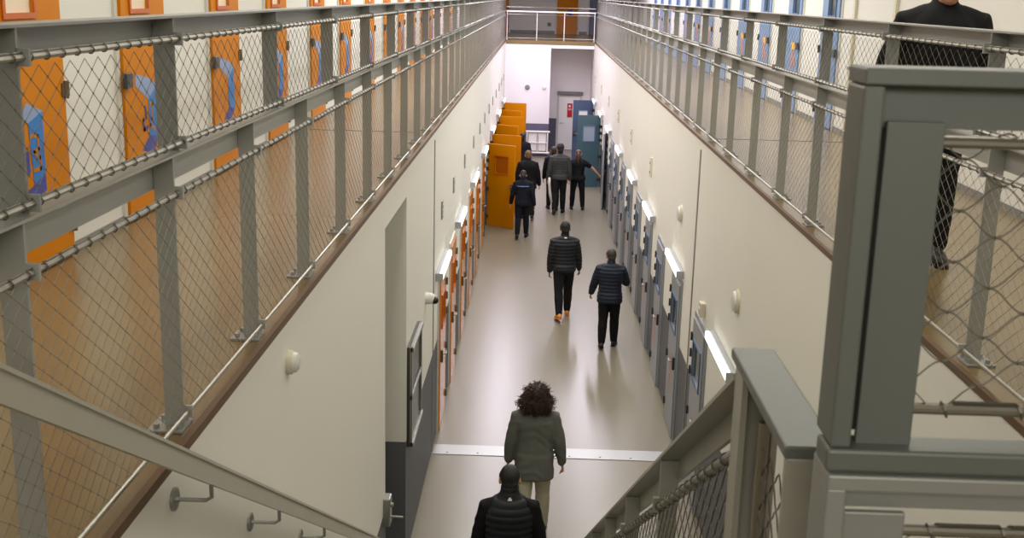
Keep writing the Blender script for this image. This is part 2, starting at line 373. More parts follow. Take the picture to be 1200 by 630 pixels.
# gallery doors
def gallery_door(n, s, style, art):
    t = thing(f'door_{n}', '', 'door', kind='structure')
    fr = MB(); w = .05; W = .88; hh = 2.3
    fr.box(0, .02 * s, -W - w, -W, 0, hh).box(0, .02 * s, 0, w, 0, hh).box(0, .02 * s, -W - w, w, hh, hh + w)
    ml, mf, mp = (M['orange'], M['orange_d'], M['paper']) if style == 'orange' else (M['blue'], M['bluef'], M['glassd'])
    obj('door_frame', fr, M['frame'], t, world=False)
    leaf_parts(t, s, -W + .004, -.004, hh - .005, ml, mf, mp, M['hinge'] if style == 'orange' else M['hinge2'], (-.70, -.36, 1.42, 1.95), thick=.04, nh=(.2, .98, 2.0), lever=False)
    obj('bolt_box', MB().box(.04 * s, .07 * s, -W - .03, -W + .09, .91, 1.01, bev=.005), M['hinge2'], t, world=False)
    X = .0425 * s
    def poly(nm, pts, m, k=0): obj(nm, MB().add([(X + k * .001 * s, y, z) for y, z in pts], [tuple(range(len(pts)))]), m, t, world=False)
    def stroke(nm, pts, w, m, k=1):
        b = MB()
        for (ya, za), (yb, zb) in zip(pts, pts[1:]):
            d = V((yb - ya, zb - za)).normalized(); q = V((-d.y, d.x)) * w; d = d * w
            b.add([(X + k * .001 * s, *(V((ya, za)) - d + q)), (X + k * .001 * s, *(V((ya, za)) - d - q)), (X + k * .001 * s, *(V((yb, zb)) + d - q)), (X + k * .001 * s, *(V((yb, zb)) + d + q))], [(0, 1, 2, 3)])
        obj(nm, b, m, t, world=False)
    if art == 3:
        poly('painted_band', [(-.61, .87), (-.53, .95), (-.33, .89), (-.52, .84)], M['plight'])
        poly('painted_band', [(-.52, .84), (-.33, .89), (-.34, .55), (-.49, .50)], M['pblue'])
        poly('painted_band', [(-.49, .50), (-.34, .55), (-.34, .45), (-.44, .43), (-.59, .48)], M['pviolet'])
        poly('painted_patch', [(-.59, .70), (-.53, .69), (-.53, .57), (-.58, .57)], M['pviolet'])
        stroke('painted_number', [(-.49, .77), (-.41, .76), (-.41, .69), (-.47, .68), (-.40, .64), (-.40, .58), (-.48, .58)], .011, ml)
    elif art in (2, 1):
        poly('painted_band', [(-.67, .99), (-.42, .95), (-.24, .89), (-.43, .80), (-.68, .91)], M['plight'])
        poly('painted_band', [(-.43, .80), (-.24, .89), (-.23, .52), (-.43, .55)], M['pblue'])
        poly('painted_band', [(-.43, .55), (-.23, .52), (-.38, .42), (-.59, .46)], M['pviolet'])
        if art == 2:
            stroke('painted_number', [(-.40, .77), (-.35, .76), (-.38, .66), (-.41, .62), (-.33, .58)], .012, ml)
            stroke('painted_brush_mark', [(-.50, .75), (-.49, .68), (-.55, .66), (-.54, .60), (-.47, .61)], .014, M['pviolet'])
    elif art == 0:
        poly('painted_mark', [(-.36, .97), (-.48, 1.01), (-.62, .99), (-.70, .93), (-.55, .89), (-.50, .88)], M['pyellow'])
        poly('painted_stripe', [(-.50, .88), (-.56, .89), (-.74, .66), (-.62, .66)], M['pcoral'])
        poly('painted_stripe', [(-.42, .90), (-.50, .88), (-.56, .64), (-.46, .64)], M['pcoral'])
    return t
protos = {}
for i, y in enumerate([6.61, 8.45, 10.55, 12.55, 14.77, 16.83, 19.2, 21.3, 23.4, 25.5, 27.6, 29.7, 31.8, 33.9, 36.0, 38.1]):
    art = 3 if i == 0 else (2 if i == 1 else 1)
    lab = ('orange gallery door with a blue block framing an outlined figure three' if i == 0 else
           f'{ORD[i]} orange gallery door with a bent blue painted band, counting from the stairs')
    if art not in protos:
        o = protos[art] = gallery_door(dn, 1, 'orange', art); o.location = (GL, y, GZ); tag(o, lab, 'door', 'orange gallery doors', 'structure')
    else: o = dup(protos[art], (GL, y, GZ), 0, lab); o.name = f'door_{dn}'
    dn += 1
first = None
for i, y in enumerate([15.58, 17.72, 19.95, 22.1, 24.2, 26.3, 28.4, 30.5, 32.6, 34.7, 36.8, 38.9]):
    lab = f'{ORD[i]} blue gallery door with an orange painted mark, counting from the man at the railing'
    if first is None: first = o = gallery_door(dn, -1, 'blue', 0); o.location = (GR, y, GZ); tag(o, lab, 'door', 'blue gallery doors', 'structure')
    else: o = dup(first, (GR, y, GZ), 0, lab); o.name = f'door_{dn}'
    dn += 1
# far end doors
def end_door(x0, x1, y, z, h, ml, lab, art=False):
    global dn
    t = thing(f'door_{dn}', lab, 'door', ((x0 + x1) / 2, y, z), kind='structure'); dn += 1
    obj('door_frame', MB().box(x0 - .07, x0, y - .02, y, z, z + h + .07).box(x1, x1 + .07, y - .02, y, z, z + h + .07).box(x0, x1, y - .02, y, z + h, z + h + .07), M['frame'], t)
    obj('leaf', MB().box(x0 + .004, x1 - .004, y - .05, y - .001, z + .01, z + h - .004, bev=.006), ml, t)
    obj('handle', MB().tube([(x0 + .08, y - .05, z + 1.02), (x0 + .08, y - .09, z + 1.02), (x0 + .2, y - .09, z + 1.02)], .011, 8), M['alu'], t)
    for q in (.25, 1.05, 1.85):
        obj('hinge', MB().tube([(x1 - .002, y - .058, z + q - .05), (x1 - .002, y - .058, z + q + .05)], .014, 8), M['hinge'], t)
    if art:
        xm = (x0 + x1) / 2
        obj('painted_band', MB().add([(xm + a, y - .0515, z + b) for a, b in ((-.02, 1.0), (.2, 1.02), (.22, .82), (.1, .72), (.03, .8))], [(0, 1, 2, 3, 4)]), M['pviolet'], t)
    return t
end_door(.66, 1.54, 49.5, GZ, 2.15, M['orange'], 'orange door with a violet mark at the far end of the upper gallery', True)
end_door(2.02, 2.86, 49.5, GZ, 2.15, M['navyd'], 'dark blue door at the far end of the upper gallery')
end_door(-2.25, -1.37, 49.5, GZ, 2.15, M['orange'], 'plain orange door at the far corner of the upper gallery')
end_door(.76, 1.56, 43.5, 0, 2.0, M['white'], 'white door under a red sign in the recess at the corridor end')
struct('trim_7', MB().box(.70, 1.66, 43.38, 43.5, 2.08, 2.2, bev=.005), M['skirt'], 'grey lintel strip over the white recess door', 'lintel')
t = tag(obj('door_sign', MB().box(1.09, 1.28, 43.43, 43.45, 1.24, 1.76, bev=.004), M['red']), 'tall red sign on the white door in the recess', 'sign')
obj('symbol', MB().add([(1.18 + .045 * math.cos(a * .628), 43.428, 1.66 + .045 * math.sin(a * .628)) for a in range(10)], [tuple(range(10))]), M['white'], t)
obj('print_line', MB().box(1.12, 1.25, 43.427, 43.43, 1.55, 1.565).box(1.12, 1.25, 43.427, 43.43, 1.51, 1.525), M['logo'], t)

# ------------------------------------------------------------------ wall fittings
first = None
for i, y in enumerate([14.75, 16.8, 19.3, 21.9, 24.2, 26.3, 28.5, 30.7, 33.0, 35.4, 37.6, 39.6]):
    lab = f'{ORD[i]} small grey plate high over the orange doors, counting from the notice board'
    if first is None:
        first = thing('wall_plate', lab, 'wall plate', (XL, y, 2.93), group='plates over the orange doors')
        obj('plate', MB().box(0, .02, -.07, .07, -.12, .12, bev=.004), M['alu'], first, world=False)
        obj('grille', MB().box(.02, .03, -.05, .05, -.09, -.06).box(.02, .03, -.05, .05, -.02, .01).box(.02, .03, -.05, .05, .05, .08), M['plastic'], first, world=False)
    else: dup(first, (XL, y, 2.93), 0, lab)
first = None
for i, y in enumerate([19.1, 23.35, 27.4, 31.4, 35.4, 39.4]):
    lab = f'{ORD[i]} narrow pale plate high over the slate doors, counting from the stairs'
    if first is None:
        first = thing('wall_plate', lab, 'wall plate', (XR, y, 2.95), group='plates over the slate doors')
        obj('plate', MB().box(-.03, 0, -.06, .06, -.16, .16, bev=.004), M['cream'], first, world=False)
        obj('grille', MB().box(-.038, -.03, -.04, .04, -.10, -.07).box(-.038, -.03, -.04, .04, .05, .08), M['skirt'], first, world=False)
    else: dup(first, (XR, y, 2.95), 0, lab)
def sounder(x, y, z, s, lab, r=.115):
    t = thing('wall_sounder', lab, 'sounder', (x, y, z), group='round wall sounders')
    obj('base', MB().disc((x, y, z), (s, 0, 0), r, .03, 28), M['cream'], t, smooth=False)
    obj('cover', MB().tube([(x + .03 * s, y, z), (x + .05 * s, y, z), (x + .06 * s, y, z)], [r * .87, r * .78, r * .43], 24), M['plastic'], t)
sounder(XR, 10.43, 2.95, -1, 'round cream sounder on the wall above the stair rail')
sounder(XR, 14.88, 2.95, -1, 'round cream sounder high beside the expansion joint')
sounder(XL, 5.5, 3.98 - .12, 1, 'small round sounder just under the slab edge above the stair handrail', .062)
t = thing('small_wall_box', 'small cream box on the wall over the first slate door', 'wall box', (XR, 12.4, 2.32))  # plain small box, purpose unknown
obj('box', MB().box(XR - .06, XR, 12.33, 12.47, 2.25, 2.41, bev=.008), M['cream'], t)
obj('lens', MB().ell((XR - .062, 12.4, 2.33), (.012, .03, .03), 14, 8), M['plastic'], t, smooth=True)
t = thing('dome_camera', 'small white dome camera with black eye beside the notice board', 'camera', (XL, 12.72, 2.27))
obj('mount', MB().tube([(XL, 12.72, 2.27), (XL + .06, 12.72, 2.27), (XL + .09, 12.72, 2.26)], [.07, .066, .055], 18), M['plastic'], t)
obj('eye', MB().ell((XL + .10, 12.72, 2.25), (.05, .045, .045), 16, 10), M['black'], t, smooth=True)
t = thing('notice_board', 'grey framed two-panel notice board on the wall below the dome camera', 'notice board', (XL, 10.8, 1.9))
y0, y1, z0, z1 = 10.98, 11.62, .98, 2.44
y0, y1, z0, z1 = 10.82, 11.78, 1.22, 2.27
obj('back', MB().box(XL, XL + .03, y0, y1, z0, z1), M['board'], t)
fr = MB()
fr.box(XL + .03, XL + .07, y0, y1, z1 - .05, z1, bev=.005).box(XL + .03, XL + .07, y0, y1, z0, z0 + .05, bev=.005).box(XL + .03, XL + .055, y0, y1, 1.72, 1.77, bev=.004)
fr.box(XL + .03, XL + .055, y0, y0 + .04, z0, z1).box(XL + .03, XL + .055, y1 - .04, y1, z0, z1)
obj('frame', fr, M['alu'], t)
obj('upper_panel', MB().box(XL + .03, XL + .036, y0 + .05, y1 - .05, 1.79, z1 - .06), M['board'], t)
obj('lower_panel', MB().box(XL + .03, XL + .036, y0 + .05, y1 - .05, z0 + .06, 1.71), M['board'], t)
t = thing('gate_lock', 'steel lock box with lever on the wall edge by the side passage', 'lock', (XL, 9.15, 1.3))
k = obj('lock_case', MB().box(XL - .04, XL + .06, 9.06, 9.2, 1.20, 1.46, bev=.012), M['alu'], t)
obj('lever', MB().tube([(XL + .06, 9.13, 1.27), (XL + .10, 9.13, 1.27), (XL + .16, 9.15, 1.255)], .011, 8), M['alu'], t)
obj('cylinder', MB().tube([(XL + .05, 9.13, 1.38), (XL + .08, 9.13, 1.38)], .02, 12), M['rod'], t)
# passage behind the opening
struct('wall_passage', MB().box(XL - 1.9, XL - .25, 10.75, 10.95, 0, 3.9).box(XL - 1.9, XL - .25, 9.0, 9.2, 0, 3.9), M['wall'], 'side passage walls beside the notice board', 'wall')
for i, (y, lab) in enumerate(((14.05, 'grey vertical conduit on the gallery wall beside the first blue door'), (12.45, 'grey vertical conduit on the gallery wall behind the man at the railing'))):
    t = thing('wall_conduit', lab, 'conduit', (GR, y, GZ))
    obj('trunking', MB().box(GR - .035, GR, y - .04, y + .04, GZ + .06, CZ, bev=.004), M['cream'], t)
    obj('clip', MB().box(GR - .042, GR, y - .05, y + .05, GZ + .8, GZ + .84).box(GR - .042, GR, y - .05, y + .05, GZ + 1.7, GZ + 1.74), M['skirt'], t)
# radiator / heater cage at the end wall
t = thing('radiator', 'white caged radiator on the cool-tinted dado of the end wall', 'radiator', (0, YE, .5))
x0, x1 = -.38, .36
fr = MB()
for z in (.14, .9): fr.tube([(x0 - .08, YE - .12, z), (x1 + .08, YE - .12, z)], .035, 10)
for x in (x0, x1): fr.tube([(x, YE - .12, .1), (x, YE - .12, .94)], .03, 10)
obj('frame', fr, M['white'], t)
fr = MB()
for xa, xb in ((x0 + .05, -.03), (.03, x1 - .05)): fr.box(xa, xb, YE - .09, YE - .03, .2, .86, bev=.01)
obj('fin_panel', fr, M['white'], t)
fr = MB()
for x in (x0, x1): fr.box(x - .02, x + .02, YE - .12, YE, .5, .54)
obj('wall_bracket', fr, M['alu'], t)
obj('cross_bar', MB().tube([(x0, YE - .13, .5), (x1, YE - .13, .5)], .018, 8).tube([(.0, YE - .13, .14), (.0, YE - .13, .9)], .016, 8), M['white'], t)
for x, rr, lab, mm in ((-.42, .09, 'dark round sounder on the white end wall', 'skirt'), (.19, .07, 'pale round detector on the white end wall', 'plastic')):
    t = thing('round_detector', lab, 'detector', (x, YE, 2.47), group='round detectors on the end wall')
    obj('base', MB().disc((x, YE, 2.47), (0, -1, 0), rr, .03), M[mm], t)
    obj('cover', MB().disc((x, YE - .03, 2.47), (0, -1, 0), rr * .75, .03), M[mm], t)
t = thing('wall_socket', 'small grey socket low on the far gallery wall', 'socket', (.35, 49.5, 4.4))
obj('plate', MB().box(.27, .43, 49.47, 49.5, 4.42, 4.58, bev=.006), M['skirt'], t)
obj('insert', MB().disc((.35, 49.47, 4.5), (0, -1, 0), .05, .01), M['black'], t)

# ------------------------------------------------------------------ railings
def net(mb, o, u, v, nu, nv, r, sub=2, shift=0):
    """woven wire-rope net: wavy strands along u that touch their neighbours; o corner, u and v one cell step"""
    o, u, v = V(o), V(u), V(v)
    nrm = u.cross(v).normalized()
    for k in range(nv):
        prev = None; rows = []
        for q in range(2 * nu + 1):
            row = k + ((q + k + shift) % 2)
            P = o + u * (q * .5) + v * (row * .5)
            if prev is None: rows.append(P)
            else:
                for j in range(1, sub + 1):
                    t = j / sub; e = (1 - math.cos(math.pi * t)) / 2
                    rows.append(o + u * ((q - 1 + t) * .5) + v * (.5 * (prevrow + (row - prevrow) * e)))
            prev = P; prevrow = row
        vd = v.normalized()
        base = len(mb.v); offs = (vd * r, (-vd * .5 + nrm * .87) * r, (-vd * .5 - nrm * .87) * r)
        for p in rows:
            for d in offs: mb.v.append(tuple(p + d))
        for i in range(len(rows) - 1):
            a = base + i * 3
            for j in range(3):
                j2 = (j + 1) % 3; mb.f.append((a + j, a + j2, a + 3 + j2, a + 3 + j)); mb.m.append(0)
def knots(mb, o, u, v, nu, nv, r, shift=0):
    o, u, v = V(o), V(u), V(v)
    for row in range(1, nv):
        for q in range(2 * nu + 1):
            if (q + row) % 2 == shift:
                p = o + u * (q * .5) + v * (row * .5); a = u.normalized() * r * 1.5
                n = u.cross(v).normalized() * r; w = v.normalized() * r
                mb.add([p + a, p - a, p + n, p - n, p + w, p - w], [(0, 2, 4), (2, 1, 4), (1, 3, 4), (3, 0, 4), (2, 0, 5), (1, 2, 5), (3, 1, 5), (0, 3, 5)])
def lacing(mb, a, b, step, rr, r, n=9):
    a, b = V(a), V(b); L = (b - a).length; d = (b - a).normalized(); h = V((0, 0, 1)); h = (h - d * h.dot(d)).normalized(); w = d.cross(h)
    pts = []                                    # one rope: a loop round the rod at every node, then on along it
    for k in range(int(L / step)):
        c = a + d * (step * (k + .5))
        for j in range(n + 1):
            t = 2 * math.pi * j / n
            pts.append(c + h * rr * math.cos(t) + w * rr * math.sin(t) + d * ((j / n - .5) * .02))
    mb.tube(pts, r, 4)
WU, WV = .098, .066
def guard_railing(s, X, y0, y1, low, up, label, name='guard_railing'):
    """s=+1: void lies towards +x (railing on the low-x side). X is the void-side face."""
    t = thing(name, label, 'railing', (X - .05 * s, y0, GZ))
    xa, xb = X - .09 * s, X
    # top rail and mid rail: flange + web on the walkway side
    obj('top_rail', MB().box(xa, xb, y0, y1, 5.592, 5.60).box(xa, xa + .008 * s, y0, y1, 5.515, 5.592), M['steel'], t)
    obj('mid_rail', MB().box(xa - .005 * s, xb + .01 * s, y0, y1, 5.127, 5.135).box(xa, xa + .008 * s, y0, y1, 5.005, 5.127), M['steel3'], t)
    for z in (5.522, 5.165, 4.995, 4.185):
        obj('tension_rod', MB().tube([(X + .006 * s, y0, z), (X + .006 * s, y1, z)], .009, 8), M['rod'], t)
    for y in low:
        m = MB(); m.box(xa + .01 * s, xb - .01 * s, y - .006, y + .006, GZ + .01, 5.127)
        for z in (4.995, 4.185): m.box(xb - .01 * s, xb + .022 * s, y - .006, y + .006, z - .022, z + .022)
        p = obj('post', m, M['steel3'], t)
        m = MB(); m.box(X - .13 * s, X + .0 * s, y - .07, y + .07, GZ, GZ + .012, bev=.003)
        for dx in (.1, .02):
            for dy in (-.045, .045): m.tube([(X - dx * s, y + dy, GZ + .012), (X - dx * s, y + dy, GZ + .03)], .012, 6)
        obj('base_plate', m, M['plate'], p)
    for y in up:
        m = MB(); m.box(xa + .01 * s, xb - .008 * s, y - .006, y + .006, 5.135, 5.592)
        for z in (5.522, 5.165): m.box(xb - .01 * s, xb + .022 * s, y - .006, y + .006, z - .022, z + .022)
        obj('upper_post', m, M['steel'], t)
    nu = int((y1 - y0) / WU)
    m = MB(); net(m, (X + .006 * s, y0, 5.17), (0, WU, 0), (0, 0, WV), nu, 10, .0013, 2)
    knots(m, (X + .006 * s, y0, 5.17), (0, WU, 0), (0, 0, WV), int(14 / WU), 10, .0036)
    obj('upper_wire_net', m, M['wire'], t)
    m = MB(); net(m, (X + .006 * s, y0, 4.185), (0, WU, 0), (0, 0, .068), nu, 24, .0012)
    knots(m, (X + .006 * s, y0, 4.185), (0, WU, 0), (0, 0, .068), int(14 / WU), 24, .0034)
    obj('lower_wire_net', m, M['wire_lit'], t)
    for z in (5.522, 5.165, 4.995):
        m = MB(); lacing(m, (X + .006 * s, y0, z), (X + .006 * s, min(y1, y0 + 18), z), WU, .0118, .0022); obj('rope_lacing', m, M['wire'], t)
    return t
low = [y for y in [3.93 - 1.18 * 2, 3.93 - 1.18, 3.93, 5.07, 6.27, 7.50, 8.70] + [8.70 + 1.2 * i for i in range(1, 28)] if y < YE]
up = [1.3, 2.78, 3.99, 5.56, 7.06, 8.6] + [10.1 + 1.5 * i for i in range(0, 22)]
guard_railing(1, XL - .025, 1.0, YE, low, [u for u in up if 1 < u < YE], 'long grey railing with wire net along the gallery of orange doors')
low = [1.5 + 1.19 * i for i in range(0, 3)] + [5.03, 6.15, 7.22, 8.25, 9.38, 10.73 - .05, 12.0] + [12.0 + 1.2 * i for i in range(1, 25)]
up = [2.10, 3.63] + [5.16 + 1.53 * i for i in range(0, 24)]
guard_railing(-1, XR + .035, 1.5, YE, low, [u for u in up if u < YE], 'long grey railing with wire net along the gallery of blue doors')
# far cross railing
t = thing('walkway_railing', 'thin pale railing across the far end walkway', 'railing', (.35, YE, GZ))
obj('top_rail', MB().box(XL, XR, YE - .02, YE + .04, 5.10, 5.145, bev=.006), M['white'], t)
obj('tension_rod', MB().tube([(XL, YE, 5.27), (XR, YE, 5.27)], .012, 8), M['rod'], t)
obj('tension_rod', MB().tube([(XL, YE, 5.02), (XR, YE, 5.02)], .009, 8), M['rod'], t)
obj('tension_rod', MB().tube([(XL, YE, 4.2), (XR, YE, 4.2)], .012, 8), M['rod'], t)
for x in (XL + .03, -.14, .83, XR - .03):
    obj('post', MB().box(x - .012, x + .012, YE - .0, YE + .03, GZ, 5.10), M['white'], t)
m = MB(); net(m, (XL, YE, 4.2), (WU, 0, 0), (0, 0, .0745), int((XR - XL) / WU), 22, .0012); obj('wire_net', m, M['wire'], t)

# stair handrail on the wall
t = thing('stair_handrail', 'grey flat handrail sloping down the wall on bent steel brackets', 'handrail', (-1.1, 2.2, 4.8))
XH = -1.095; sl = -.572
def hz(y): return 4.885 + sl * (y - 2.22)
obj('rail', MB().beam((XH - .008, 1.2, hz(1.2) - .042), (XH - .008, 9.2, hz(9.2) - .042), (0, 0, .076), (.016, 0, 0)).beam((XH - .034, 1.2, hz(1.2) + .034), (XH - .034, 9.2, hz(9.2) + .034), (0, 0, .012), (.05, 0, 0)), M['rail'], t)
for y in (3.66, 4.66, 5.70, 6.78, 7.85, 8.9):
    zb = hz(y) - .10
    b = obj('bracket', MB().tube([(XL, y, zb), (XH - .02, y, zb), (XH, y, zb + .012), (XH, y, hz(y) - .03)], .008, 8), M['alu'], t)
    obj('wall_disc', MB().disc((XL, y, zb), (1, 0, 0), .042, .012, 20), M['alu'], b)

# stair balustrade on the open side
XA, XB = .415, .492
t = thing('stair_balustrade', 'grey steel stair balustrade with flat handrail sloping down beside the steps', 'balustrade', (.46, 2.2, 4.0))
ztop = 5.01
P0 = V((0, 2.23, 4.958)); P1 = V((0, 9.3, 5.03 - .572 * 7.07))
def zs(y): return P0.z - .572 * (y - P0.y)
obj('handrail', MB().beam((XA, 2.23, zs(2.23) - .012), (XA, 9.3, zs(9.3) - .012), (0, 0, .012), (XB - XA, 0, 0)).beam((XB - .012, 2.23, zs(2.23) - .08), (XB - .012, 9.3, zs(9.3) - .08), (0, 0, .07), (.012, 0, 0)), M['steel2'], t)
obj('level_handrail', MB().box(XA - .005, XB + .005, 1.72, 2.25, ztop - .022, ztop, bev=.004).box(XB - .012, XB, 1.75, 2.24, ztop - .09, ztop - .02), M['barrier'], t)
obj('end_post', MB().box(XA, XB, 1.72, 1.745, GZ - .14, ztop - .02, bev=.004).box(XB - .012, XB, 1.745, 1.81, GZ - .14, ztop - .1), M['steel2'], t)
obj('corner_post', MB().box(XA, XB, 2.20, 2.215, 3.75, ztop - .02, bev=.003).box(XA, XA + .012, 2.13, 2.20, 3.75, ztop - .02).box(XB - .012, XB, 2.13, 2.2, 3.75, ztop - .02), M['steel2'], t)
for y in (3.4, 4.5, 5.6, 6.7, 7.8, 8.9):
    z = zs(y)
    m = MB().box(XA + .008, XB - .01, y - .007, y + .007, z - 1.12, z - .012).box(XA - .01, XA + .01, y - .007, y + .007, z - .19, z - .14)
    obj('post', m, M['steel2'], t)
dz = .572
for o1 in (.175, .97):
    obj('tension_rod', MB().tube([(XA + .01, 2.2, zs(2.2) - o1), (XA + .01, 9.25, zs(9.25) - o1)], .011, 10), M['rod'], t)
m = MB(); net(m, (XA + .01, 2.24, zs(2.24) - .97), (0, WU, -dz * WU), (0, 0, .0732), int(7 / WU), 22, .0018, 3)
knots(m, (XA + .01, 2.24, zs(2.24) - .97), (0, WU, -dz * WU), (0, 0, .0732), int(5 / WU), 22, .0035)
obj('wire_net', m, M['wire'], t)
m = MB(); lacing(m, (XA + .01, 2.24, zs(2.24) - .175), (XA + .01, 9.2, zs(9.2) - .175), WU * 1.152, .0145, .0025); obj('rope_lacing', m, M['wire'], t)
for yy in (1.86, 2.09):
    obj('tension_rod', MB().tube([(XA + .04, yy, GZ - .1), (XA + .04, yy, ztop - .10)], .011, 10), M['rod'], t)
m = MB(); net(m, (XA + .04, 1.86, 4.15), (0, .076, 0), (0, 0, .072), 3, 20, .0018, 3); obj('level_wire_net', m, M['wire'], t)

# barrier across the void at the landing edge
YB = 1.53; x0, x1 = .42, XR - .02
t = thing('landing_barrier', 'dark grey framed barrier with wire net at the landing edge beside the stairs', 'barrier', (1.2, YB, GZ))
obj('top_rail', MB().box(x0, x1, YB - .03, YB + .055, 5.598, 5.620, bev=.003).box(x0 + .025, x1, YB + .012, YB + .022, 5.54, 5.598), M['barrier'], t)
obj('end_stile', MB().box(x0, x0 + .028, YB - .03, YB + .055, 5.099, 5.597, bev=.004), M['barrier'], t)
obj('back_plate', MB().box(x0 + .028, x0 + .075, YB + .043, YB + .053, 5.099, 5.597), M['barrier'], t)
obj('upper_post', MB().box(x0 + .041, x0 + .118, YB - .006, YB + .006, 5.09, 5.55, bev=.002), M['barrier'], t)
obj('mid_rail', MB().box(x0 - .005, x1, YB - .035, YB + .028, 5.065, 5.098, bev=.005), M['barrier'], t)
obj('lower_rail', MB().box(x0, x1, YB - .035, YB + .055, 5.035, 5.060, bev=.004).box(x0 + .025, x1, YB + .03, YB + .04, 4.985, 5.035), M['steel'], t)
obj('lower_stile', MB().box(x0, x0 + .028, YB - .035, YB + .055, GZ, 5.04, bev=.004), M['steel'], t)
obj('lower_post', MB().box(x0 + .036, x0 + .125, YB, YB + .012, GZ, 4.99, bev=.003), M['steel'], t)
for x in (x1 - .1,):
    obj('post', MB().box(x, x + .085, YB, YB + .012, GZ, 5.59, bev=.003), M['barrier'], t)
for z in (5.522, 5.143, 4.955, 4.2):
    obj('tension_rod', MB().tube([(x0 + .1, YB + .02, z), (x1 - .02, YB + .02, z)], .0085, 10), M['rod'], t)
m = MB(); net(m, (x0 + .105, YB + .02, 5.143), (.106, 0, 0), (0, 0, .0713), 13, 11, .0017, 6, 1); knots(m, (x0 + .105, YB + .02, 5.143), (.106, 0, 0), (0, 0, .0713), 13, 11, .0032, 1)
obj('upper_wire_net', m, M['wire'], t)
m = MB(); net(m, (x0 + .105, YB + .02, 4.2), (.106, 0, 0), (0, 0, .0719), 13, 21, .0017, 5)
obj('lower_wire_net', m, M['wire'], t)
m = MB(); lacing(m, (x0 + .12, YB + .02, 4.955), (x1, YB + .02, 4.955), .106, .0107, .0022); obj('rope_lacing', m, M['wire'], t)
m = MB(); lacing(m, (x0 + .12, YB + .02, 5.143), (x1, YB + .02, 5.143), .106, .0107, .0022)
obj('rope_lacing', m, M['wire'], t)

# ------------------------------------------------------------------ people
def remesh(name, mb, mats, parent, voxel, smooth=6, fn=None, fac=.5):
    me = bpy.data.meshes.new(name + '_src'); me.from_pydata(mb.v, [], mb.f); me.update()
    o = bpy.data.objects.new(name + '_src', me); C.objects.link(o)
    r = o.modifiers.new('r', 'REMESH'); r.mode = 'VOXEL'; r.voxel_size = voxel; r.adaptivity = 0
    if smooth: s = o.modifiers.new('s', 'SMOOTH'); s.iterations = smooth; s.factor = fac
    dg = bpy.context.evaluated_depsgraph_get()
    me2 = bpy.data.meshes.new_from_object(o.evaluated_get(dg)); me2.name = name
    bpy.data.objects.remove(o); bpy.data.meshes.remove(me)
    if fn is not None:
        ns = [v.normal.copy() for v in me2.vertices]
        for v, n in zip(me2.vertices, ns): v.co = v.co + n * fn(v.co, n)
    me2.materials.clear()
    for m in (mats if isinstance(mats, (list, tuple)) else [mats]): me2.materials.append(m)
    me2.polygons.foreach_set('use_smooth', [True] * len(me2.polygons)); me2.update()
    o = bpy.data.objects.new(name, me2); C.objects.link(o); o.parent = parent
    return o
def loft(mb, secs, n=24):   # secs: (centre, rx, ry) horizontal-ish ellipses
    base = len(mb.v)
    for c, rx, ry in secs:
        for k in range(n):
            a = 2 * math.pi * k / n
            mb.v.append((c[0] + rx * math.copysign(abs(math.cos(a)) ** .85, math.cos(a)), c[1] + ry * math.copysign(abs(math.sin(a)) ** .85, math.sin(a)), c[2]))
    for i in range(len(secs) - 1):
        for k in range(n):
            k2 = (k + 1) % n; mb.f.append((base + i * n + k, base + i * n + k2, base + (i + 1) * n + k2, base + (i + 1) * n + k)); mb.m.append(0)
    mb.f.append(tuple(base + k for k in range(n))[::-1]); mb.m.append(0)
    mb.f.append(tuple(base + (len(secs) - 1) * n + k for k in range(n))); mb.m.append(0)
